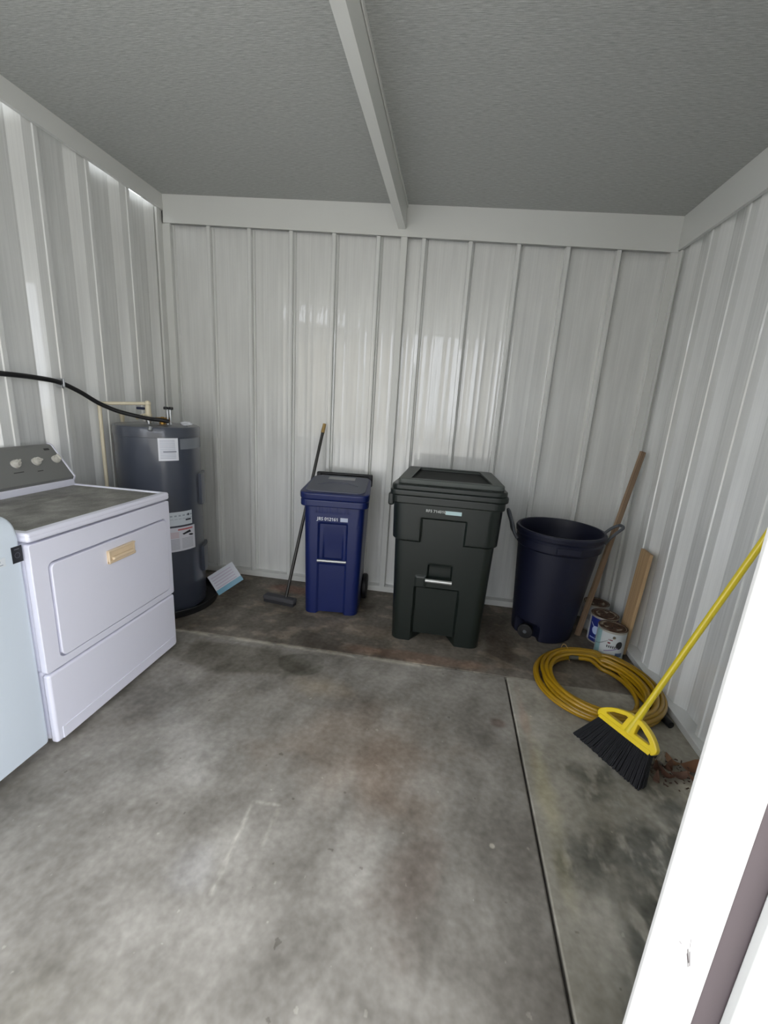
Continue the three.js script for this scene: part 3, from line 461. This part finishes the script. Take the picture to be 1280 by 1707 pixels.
{ // navy can
  const t = thing('trash_can', 'open round navy trash can with grey handles and small wheels', 'trash can', [2.565, 0, 0.295]);
  const H = 0.742, prof = [];
  const R = (y) => 0.192 + (0.262 - 0.192) * (y / H);
  const P2 = [[0.0, 0.02], [0.17, 0.02], [0.182, 0.0], [R(0.02), 0.012], [R(0.3), 0.3], [R(0.62), 0.62], [R(0.625) + 0.012, 0.632], [R(0.68) + 0.012, 0.68], [R(0.69) + 0.004, 0.69], [R(0.7) + 0.006, 0.7], [R(0.71) + 0.016, 0.706], [R(0.73) + 0.018, 0.73], [R(H) + 0.01, H], [R(H) - 0.004, H], [R(0.72) - 0.008, 0.72], [R(0.4) - 0.008, 0.4], [R(0.05) - 0.008, 0.05], [0.0, 0.045]];
  const fine = []; for (let i = 0; i < P2.length - 1; i++) { const n = Math.abs(P2[i + 1][1] - P2[i][1]) > 0.1 ? 10 : 1; for (let k = 0; k < n; k++) fine.push(new THREE.Vector2(P2[i][0] + (P2[i + 1][0] - P2[i][0]) * k / n, P2[i][1] + (P2[i + 1][1] - P2[i][1]) * k / n)); } fine.push(new THREE.Vector2(0, 0.045));
  const g = new THREE.LatheGeometry(fine, 96), p = g.attributes.position;
  for (let i = 0; i < p.count; i++) { const x = p.getX(i), y = p.getY(i), z = p.getZ(i), a = Math.atan2(z, x), lean = y * 0.035; let k = 1; const da = Math.abs(((a - 2.3 + 9.42) % 6.283) - 3.14159); const notch = (1 - sstep(0.3, 0.5, da)) * (1 - sstep(0.085, 0.125, y)); k -= 0.3 * notch; p.setXYZ(i, x * k + lean, y, z * k); }
  g.computeVertexNormals(); part('body', toCreasedNormals(g, 0.6), navyPlastic, t);
  const handle = (pts, r) => tube(pts, r, 40, 8);
  part('handle', [handle([V(-0.25, 0.66, 0.06), V(-0.275, 0.7, 0.06), V(-0.285, 0.74, 0.06), V(-0.31, 0.8, 0.06), V(-0.318, 0.825, 0.04), V(-0.318, 0.825, -0.03), V(-0.31, 0.8, -0.05), V(-0.285, 0.74, -0.05), V(-0.275, 0.7, -0.05), V(-0.25, 0.66, -0.05)], 0.01)], greyPlastic, t, 'grey side handle');
  part('handle', [handle([V(0.285, 0.68, 0.07), V(0.31, 0.72, 0.07), V(0.35, 0.765, 0.065), V(0.382, 0.79, 0.05), V(0.388, 0.795, 0.02), V(0.382, 0.79, -0.02), V(0.35, 0.765, -0.035), V(0.31, 0.72, -0.04), V(0.285, 0.68, -0.04)], 0.01)], greyPlastic, t, 'grey side handle');
  part('grip', box(-0.05, 0.09, 0.64, 0.685, 0.268, 0.285, 0.008), navyPlastic, t, 'moulded front tab');
  const w = wheel(0.05, 0.035); w.rotateY(1.2); w.translate(-0.128, 0.05, 0.14); const wl = part('wheel', w, blackRubber, t, 'small black wheel'); const hub = new THREE.CylinderGeometry(0.012, 0.012, 0.04, 14); hub.rotateZ(Math.PI / 2); hub.rotateY(1.2); hub.translate(-0.128, 0.05, 0.14); part('hub', hub, greyPlastic, wl, 'grey wheel hub');
  const w2 = wheel(0.05, 0.035); w2.rotateY(1.2); w2.translate(-0.125, 0.05, -0.02); part('wheel', w2, blackRubber, t, 'small black wheel');
}
// ---------------------------------------------------------------- small push broom behind the blue cart
{
  const t = thing('push_broom', 'slim dark push broom with tan grip tip leaning behind the blue cart', 'broom', [0, 0, 0]);
  const a = V(0.755, 0.05, 0.405), b = V(0.893, 1.285, 0.015), d = V().subVectors(b, a);
  part('handle', cyl(0.0115, 0.0115, a, a.clone().addScaledVector(d, 0.95), 14), M(0x3b3a38, 0.35, { metalness: 0.4 }), t, 'dark metal handle');
  part('tip', cyl(0.014, 0.012, a.clone().addScaledVector(d, 0.948), b, 14), M(0xa78a52, 0.5), t, 'tan handle tip');
  const hd = box(-0.125, 0.125, 0.022, 0.055, -0.03, 0.03, 0.012); hd.rotateY(-0.15); hd.translate(0.71, 0, 0.41); part('head', hd, M(0x46464a, 0.85), t, 'grey block head');
  const hb = box(-0.12, 0.12, 0, 0.026, -0.026, 0.026, 0.004); hb.rotateY(-0.15); hb.translate(0.71, 0, 0.41); part('bristles', hb, M(0x2f2f33, 0.95), t);
}
// ---------------------------------------------------------------- wooden stick and plank
{
  const t = thing('wooden_stick', 'long thin brown wooden stick leaning into the corner by the navy can', 'stick', [0, 0, 0]);
  const a = V(2.806, 0.002, 0.318), b = V(3.058, 1.255, 0.13), d = V().subVectors(b, a), L = d.length();
  const g = new RoundedBoxGeometry(0.036, L, 0.02, 2, 0.003); sheetUV(g, 8, 0.9); g.rotateY(0.4); g.applyQuaternion(new THREE.Quaternion().setFromUnitVectors(V(0, 1, 0), d.clone().normalize())); g.translate((a.x + b.x) / 2, (a.y + b.y) / 2 + 0.004, (a.z + b.z) / 2); part('shaft', g, stickMat, t);
  const q = thing('pine_plank', 'short pale pine plank leaning on the ribbed wall behind the paint cans', 'plank', [0, 0, 0]);
  const g2 = new RoundedBoxGeometry(0.02, 0.68, 0.125, 2, 0.002); sheetUV(g2, 8, 1.2, 'z', 'y'); g2.translate(0, 0.34, 0); g2.rotateX(0.02); g2.rotateZ(-0.035); g2.translate(3.046, 0.003, 0.43); part('board', g2, plankMat, q);
}
// ---------------------------------------------------------------- paint cans
function paintCan(label, x, z, turn, tex, lidLabel) {
  const t = thing('paint_can', label, 'paint can', [x, 0, z], turn, 'paint cans by the plank');
  const H = 0.192, R = 0.083;
  part('can', new THREE.LatheGeometry([[0, 0.004], [R - 0.002, 0.004], [R + 0.001, 0], [R + 0.001, 0.006], [R - 0.001, 0.008], [R - 0.001, H - 0.01], [R + 0.0015, H - 0.006], [R + 0.0015, H], [R - 0.006, H], [R - 0.009, H - 0.006], [0, H - 0.006]].map(([a, b]) => new THREE.Vector2(a, b)), 48), tinMat, t);
  const lg = new THREE.CylinderGeometry(R + 0.0003, R + 0.0003, H - 0.024, 48, 1, true); lg.translate(0, H / 2 - 0.001, 0); part('wrapper', lg, M(0xffffff, 0.45, { map: tex }), t, lidLabel);
  part('lid', new THREE.LatheGeometry([[0, H - 0.002], [0.05, H - 0.002], [0.054, H + 0.001], [R - 0.012, H + 0.001], [R - 0.009, H - 0.004], [R - 0.004, H + 0.002], [R + 0.001, H + 0.0015]].reverse().map(([a, b]) => new THREE.Vector2(a, b)), 40), (() => { const m = rustLid.clone(); m.side = THREE.DoubleSide; return m; })(), t, 'rust-brown lid');
  part('bail', [tube([V(-R - 0.003, H - 0.035, 0), V(-R * 0.75, 0.1, R * 0.8), V(0, 0.075, R + 0.008), V(R * 0.75, 0.1, R * 0.8), V(R + 0.003, H - 0.035, 0)], 0.0013, 30, 6), cyl(0.009, 0.009, V(-R - 0.004, H - 0.035, 0), V(-R + 0.002, H - 0.035, 0), 12), cyl(0.009, 0.009, V(R - 0.002, H - 0.035, 0), V(R + 0.004, H - 0.035, 0), 12)], steel, t, 'wire bail');
  return t;
}
const canTex = (draw) => canvasTex(1024, 256, draw);
const faceU = 0.5;
paintCan('paint can with white wrapper and black dot, in front of the plank', 2.942, 0.505, -1.75, canTex((c, w, h) => { c.fillStyle = '#c7cdcf'; c.fillRect(0, 0, w, h); for (const o of [0, 512]) { c.fillStyle = '#8fb3b6'; c.fillRect(o + 20, 0, 90, h); c.fillStyle = '#141418'; c.beginPath(); c.arc(o + 330, 110, 40, 0, 7); c.fill(); c.fillStyle = '#7d3a44'; c.fillRect(o + 200, 60, 46, 10); c.fillRect(o + 196, 88, 30, 16); c.strokeStyle = '#8d7fa6'; c.lineWidth = 10; c.beginPath(); c.moveTo(o + 170, 190); c.lineTo(o + 320, 140); c.stroke(); c.fillStyle = '#5b6a86'; c.fillRect(o + 300, 190, 90, 40); c.fillStyle = '#3d4046'; for (let k = 0; k < 5; k++) c.fillRect(o + 190 + k * 22, 120, 12, 24); } }), 'white wrapper with a black dot');
paintCan('paint can with blue and white wrapper between two other cans', 2.95, 0.334, 2.39, canTex((c, w, h) => { c.fillStyle = '#c9ccd2'; c.fillRect(0, 0, w, h); for (const o of [0, 340, 680]) { c.fillStyle = '#1c2a78'; c.fillRect(o + 60, 0, 200, h); c.fillStyle = '#aebfe2'; c.beginPath(); c.ellipse(o + 160, 130, 50, 44, 0, 0, 7); c.fill(); c.strokeStyle = '#c9d2ea'; c.lineWidth = 8; c.beginPath(); c.moveTo(o + 80, 60); c.lineTo(o + 150, 110); c.stroke(); c.fillStyle = '#8fa0d4'; c.fillRect(o + 90, 210, 120, 14); } }), 'blue and white wrapper');
paintCan('paint can with plain pale wrapper, farthest into the corner', 2.953, 0.149, -1.2, canTex((c, w, h) => { c.fillStyle = '#bfc0c0'; c.fillRect(0, 0, w, h); c.fillStyle = '#9c9ca2'; for (let x = 30; x < w; x += 170) c.fillRect(x, 90, 90, 60); }), 'plain pale wrapper');

// ---------------------------------------------------------------- coiled hose
{
  const t = thing('air_hose', 'yellow rubber hose coiled on the floor beside the broom', 'hose', [0, 0, 0]);
  const pts = [], loops = 12, N = 26, cx = 2.72, cz = 0.885;
  const inner = [0.2, 0.225], outer = [0.325, 0.34];
  const order = [0.0, 0.55, 0.2, 0.95, 0.4, 0.75, 0.1, 0.85, 0.5, 1.05, 0.3, 0.65, 0.95];
  pts.push(V(2.70, 0.05, 0.694), V(2.77, 0.052, 0.70));
  for (let k = 0; k < loops * N; k++) {
    const l = k / N, i = Math.floor(l), f = l - i, a = -0.9 + (k / N) * Math.PI * 2, s = order[i] + (order[i + 1] - order[i]) * sstep(0, 1, f) + 0.16 * noise.noise(l * 2.3, 1.5, 2);
    const rx = inner[0] + (outer[0] - inner[0]) * s, rz = inner[1] + (outer[1] - inner[1]) * s, ox = 0.04 * noise.noise(l * 1.3, 4, 7), oz = 0.04 * noise.noise(l * 1.3, 9, 1) * (Math.sin(a) < -0.2 ? 0.4 : 1);
    const stretch = 0.035 * Math.cos(a - 0.75);
    pts.push(V(cx + ox + (rx + stretch) * Math.cos(a), 0.0135 + 0.0105 * ((i * 2.37) % 6) * 0.75 + 0.004 * noise.noise(l * 5, 3, 3), cz + oz + (rz + stretch) * Math.sin(a)));
  }
  const last = pts[pts.length - 1]; pts.push(V(2.98, 0.018, 1.04), V(3.01, 0.016, 1.1));
  part('tubing', new THREE.TubeGeometry(new THREE.CatmullRomCurve3(pts), 1700, 0.0115, 10, false), hoseMat, t);
  part('fitting', [cyl(0.014, 0.014, V(2.705, 0.05, 0.695), V(2.655, 0.046, 0.69), 14)], M(0x4a4a40, 0.5, { metalness: 0.3 }), t, 'dark metal hose end');
  part('fitting', [cyl(0.017, 0.017, V(3.008, 0.017, 1.095), V(3.022, 0.017, 1.15), 14)], blackRubber, t, 'black hose end');
  part('tie', tube([V(2.655, 0.006, 0.515), V(2.657, 0.04, 0.535), V(2.66, 0.056, 0.56), V(2.664, 0.058, 0.62), V(2.667, 0.04, 0.655), V(2.668, 0.006, 0.665)], 0.0025, 20, 6), M(0xd1b072, 0.6), t, 'pale tie');
}
// ---------------------------------------------------------------- yellow broom
{
  const t = thing('angle_broom', 'yellow-handled angle broom with black bristles leaning on the wall', 'broom', [0, 0, 0]);
  const d = V(0.329, 0.944, -0.02).normalize(), e = V(0.547, 0, 0.837), n = V().crossVectors(d, e).normalize();
  const M0 = V(2.638, 0, 1.425), at = (u, v, w) => M0.clone().addScaledVector(e, u).addScaledVector(d, v).addScaledVector(n, w);
  // bristle block: wide at the floor, narrower under the cap
  const strands = [], rows = 5, cols = 46;
  for (let i = 0; i < cols; i++) for (let j = 0; j < rows; j++) {
    const f = i / (cols - 1) - 0.5, g = j / (rows - 1) - 0.5, j1 = (rnd() - 0.5) * 0.006;
    const bot = at(f * 0.325 + j1, 0, g * 0.05 + (rnd() - 0.5) * 0.004), top = at(f * 0.225 + 0.004, 0.158, g * 0.026);
    bot.y = Math.max(0.002, 0.002 + rnd() * 0.004); strands.push(cyl(0.0042, 0.0026, bot, top, 5));
  }
  part('bristles', strands, bristle, t, 'flared black bristles');
  const capShape = new THREE.Shape(); capShape.moveTo(-0.125, 0); capShape.lineTo(0.125, 0); capShape.quadraticCurveTo(0.138, 0.012, 0.128, 0.03); capShape.quadraticCurveTo(0.09, 0.075, 0.03, 0.09); capShape.lineTo(-0.02, 0.09); capShape.quadraticCurveTo(-0.09, 0.075, -0.128, 0.03); capShape.quadraticCurveTo(-0.138, 0.012, -0.125, 0);
  const hole = (pts) => { const h = new THREE.Path(); pts.forEach((q, i) => (i ? h.lineTo(...q) : h.moveTo(...q))); h.closePath(); capShape.holes.push(h); };
  hole([[-0.1, 0.024], [-0.105, 0.034], [-0.08, 0.055], [-0.03, 0.076], [-0.016, 0.074], [-0.02, 0.024]]); hole([[0.03, 0.024], [0.024, 0.074], [0.04, 0.074], [0.085, 0.05], [0.105, 0.034], [0.1, 0.024]]);
  const cg = new THREE.ExtrudeGeometry(capShape, { depth: 0.016, bevelEnabled: true, bevelSize: 0.004, bevelThickness: 0.006, bevelSegments: 3, curveSegments: 10 }); cg.translate(0, 0, -0.008);
  const dd = d.clone(), ee = e.clone().addScaledVector(d, -e.dot(d)).normalize(), nn = V().crossVectors(ee, dd).normalize();
  const org = at(0.0, 0.15, 0);
  cg.applyMatrix4(new THREE.Matrix4().makeBasis(e, dd, nn).setPosition(org)); part('cap', cg, capYellow, t, 'yellow open-frame broom cap');
  const cap2 = box(-0.122, 0.122, -0.012, 0.012, -0.017, 0.017, 0.006); cap2.applyMatrix4(new THREE.Matrix4().makeBasis(e, dd, nn).setPosition(org)); part('collar', cap2, capYellow, t);
  const h0 = at(0.008, 0.165, 0), h1 = h0.clone().addScaledVector(d, 1.12);
  part('handle', [cyl(0.0125, 0.0125, h0.clone().addScaledVector(d, 0.08), h1, 16), cyl(0.018, 0.0135, h0, h0.clone().addScaledVector(d, 0.14), 16)], yellowPaint, t, 'long yellow handle');
}
// ---------------------------------------------------------------- dry leaves and scraps swept by the broom
{
  const cols = [0x7a563e, 0x8a684e, 0xa29c90, 0x5d4132, 0xb8b1a4, 0x664c3f], mats = cols.map((c) => M(c, 0.85, { side: THREE.DoubleSide }));
  const leafGeo = (L, W, curl) => { const g = new THREE.PlaneGeometry(L, W, 10, 6), p = g.attributes.position; for (let i = 0; i < p.count; i++) { const x = p.getX(i) / L * 2, y = p.getY(i); const k = Math.sqrt(Math.max(0, 1 - x * x)) * (1 - 0.25 * x); p.setXYZ(i, p.getX(i), y * k, curl * (y * y * k * k * 26 / W * 0.02 + x * x * 0.02) + 0.002 * noise.noise(x * 4, y * 90, L * 50)); } g.computeVertexNormals(); g.rotateX(-Math.PI / 2); return g; };
  const what = ['small dry brown leaf among the litter by the broom', 'small grey weathered leaf among the litter by the broom'];
  const spots = [[2.985, 1.41, 0.12, 0.055, 0, 0.6], [2.915, 1.395, 0.07, 0.04, 1, 2.0], [2.865, 1.4, 0.085, 0.035, 2, 1.0], [2.85, 1.36, 0.06, 0.03, 4, 0.2], [2.88, 1.35, 0.06, 0.028, 2, 2.6], [2.83, 1.45, 0.05, 0.026, 3, 1.4], [2.8, 1.515, 0.075, 0.024, 5, 1.1], [2.855, 1.48, 0.07, 0.035, 3, 2.2], [2.91, 1.47, 0.09, 0.04, 5, 0.3], [2.975, 1.495, 0.1, 0.035, 0, 2.6], [2.88, 1.44, 0.06, 0.03, 3, 0.9], [2.845, 1.41, 0.045, 0.02, 4, 0.5]];
  const own = { 0: 'broadest brown leaf, lying closest to the floor track', 1: 'tan leaf between the broadest brown leaf and the grey ones', 2: 'longest pale grey leaf among the litter', 6: 'narrow dark leaf lying alone by the tip of the bristles' };
  for (const [n, [x, z, L, W, c, a]] of spots.entries()) {
    const grey = c === 2 || c === 4, m = new THREE.Mesh(leafGeo(L, W, 1 + rnd()), mats[c]); m.name = numbered('dry_leaf'); m.castShadow = m.receiveShadow = true;
    m.position.set(x, 0.004 + 0.004 * rnd(), z); m.rotation.y = a; m.userData = { label: own[n] ?? what[grey ? 1 : 0], category: 'leaf', group: grey ? 'grey leaves by the broom' : 'brown leaves by the broom' }; scene.add(m);
  }
  const bits = []; for (let i = 0; i < 90; i++) { const g = new THREE.BoxGeometry(0.004 + rnd() * 0.016, 0.002, 0.002 + rnd() * 0.004); g.rotateY(rnd() * 6.3); g.rotateZ((rnd() - 0.5) * 0.3); const a = rnd() * 6.3, r = Math.sqrt(rnd()); g.translate(2.885 + 0.11 * r * Math.cos(a), 0.003 + rnd() * 0.004, 1.44 + 0.1 * r * Math.sin(a)); bits.push(g); }
  const m = new THREE.Mesh(merge(bits), M(0x4d3b31, 0.9)); m.name = 'leaf_litter'; m.castShadow = m.receiveShadow = true; m.userData = { kind: 'stuff', label: 'crumbled leaf bits scattered by the broom bristles', category: 'litter' }; scene.add(m);
}
renderer.render(scene, camera);
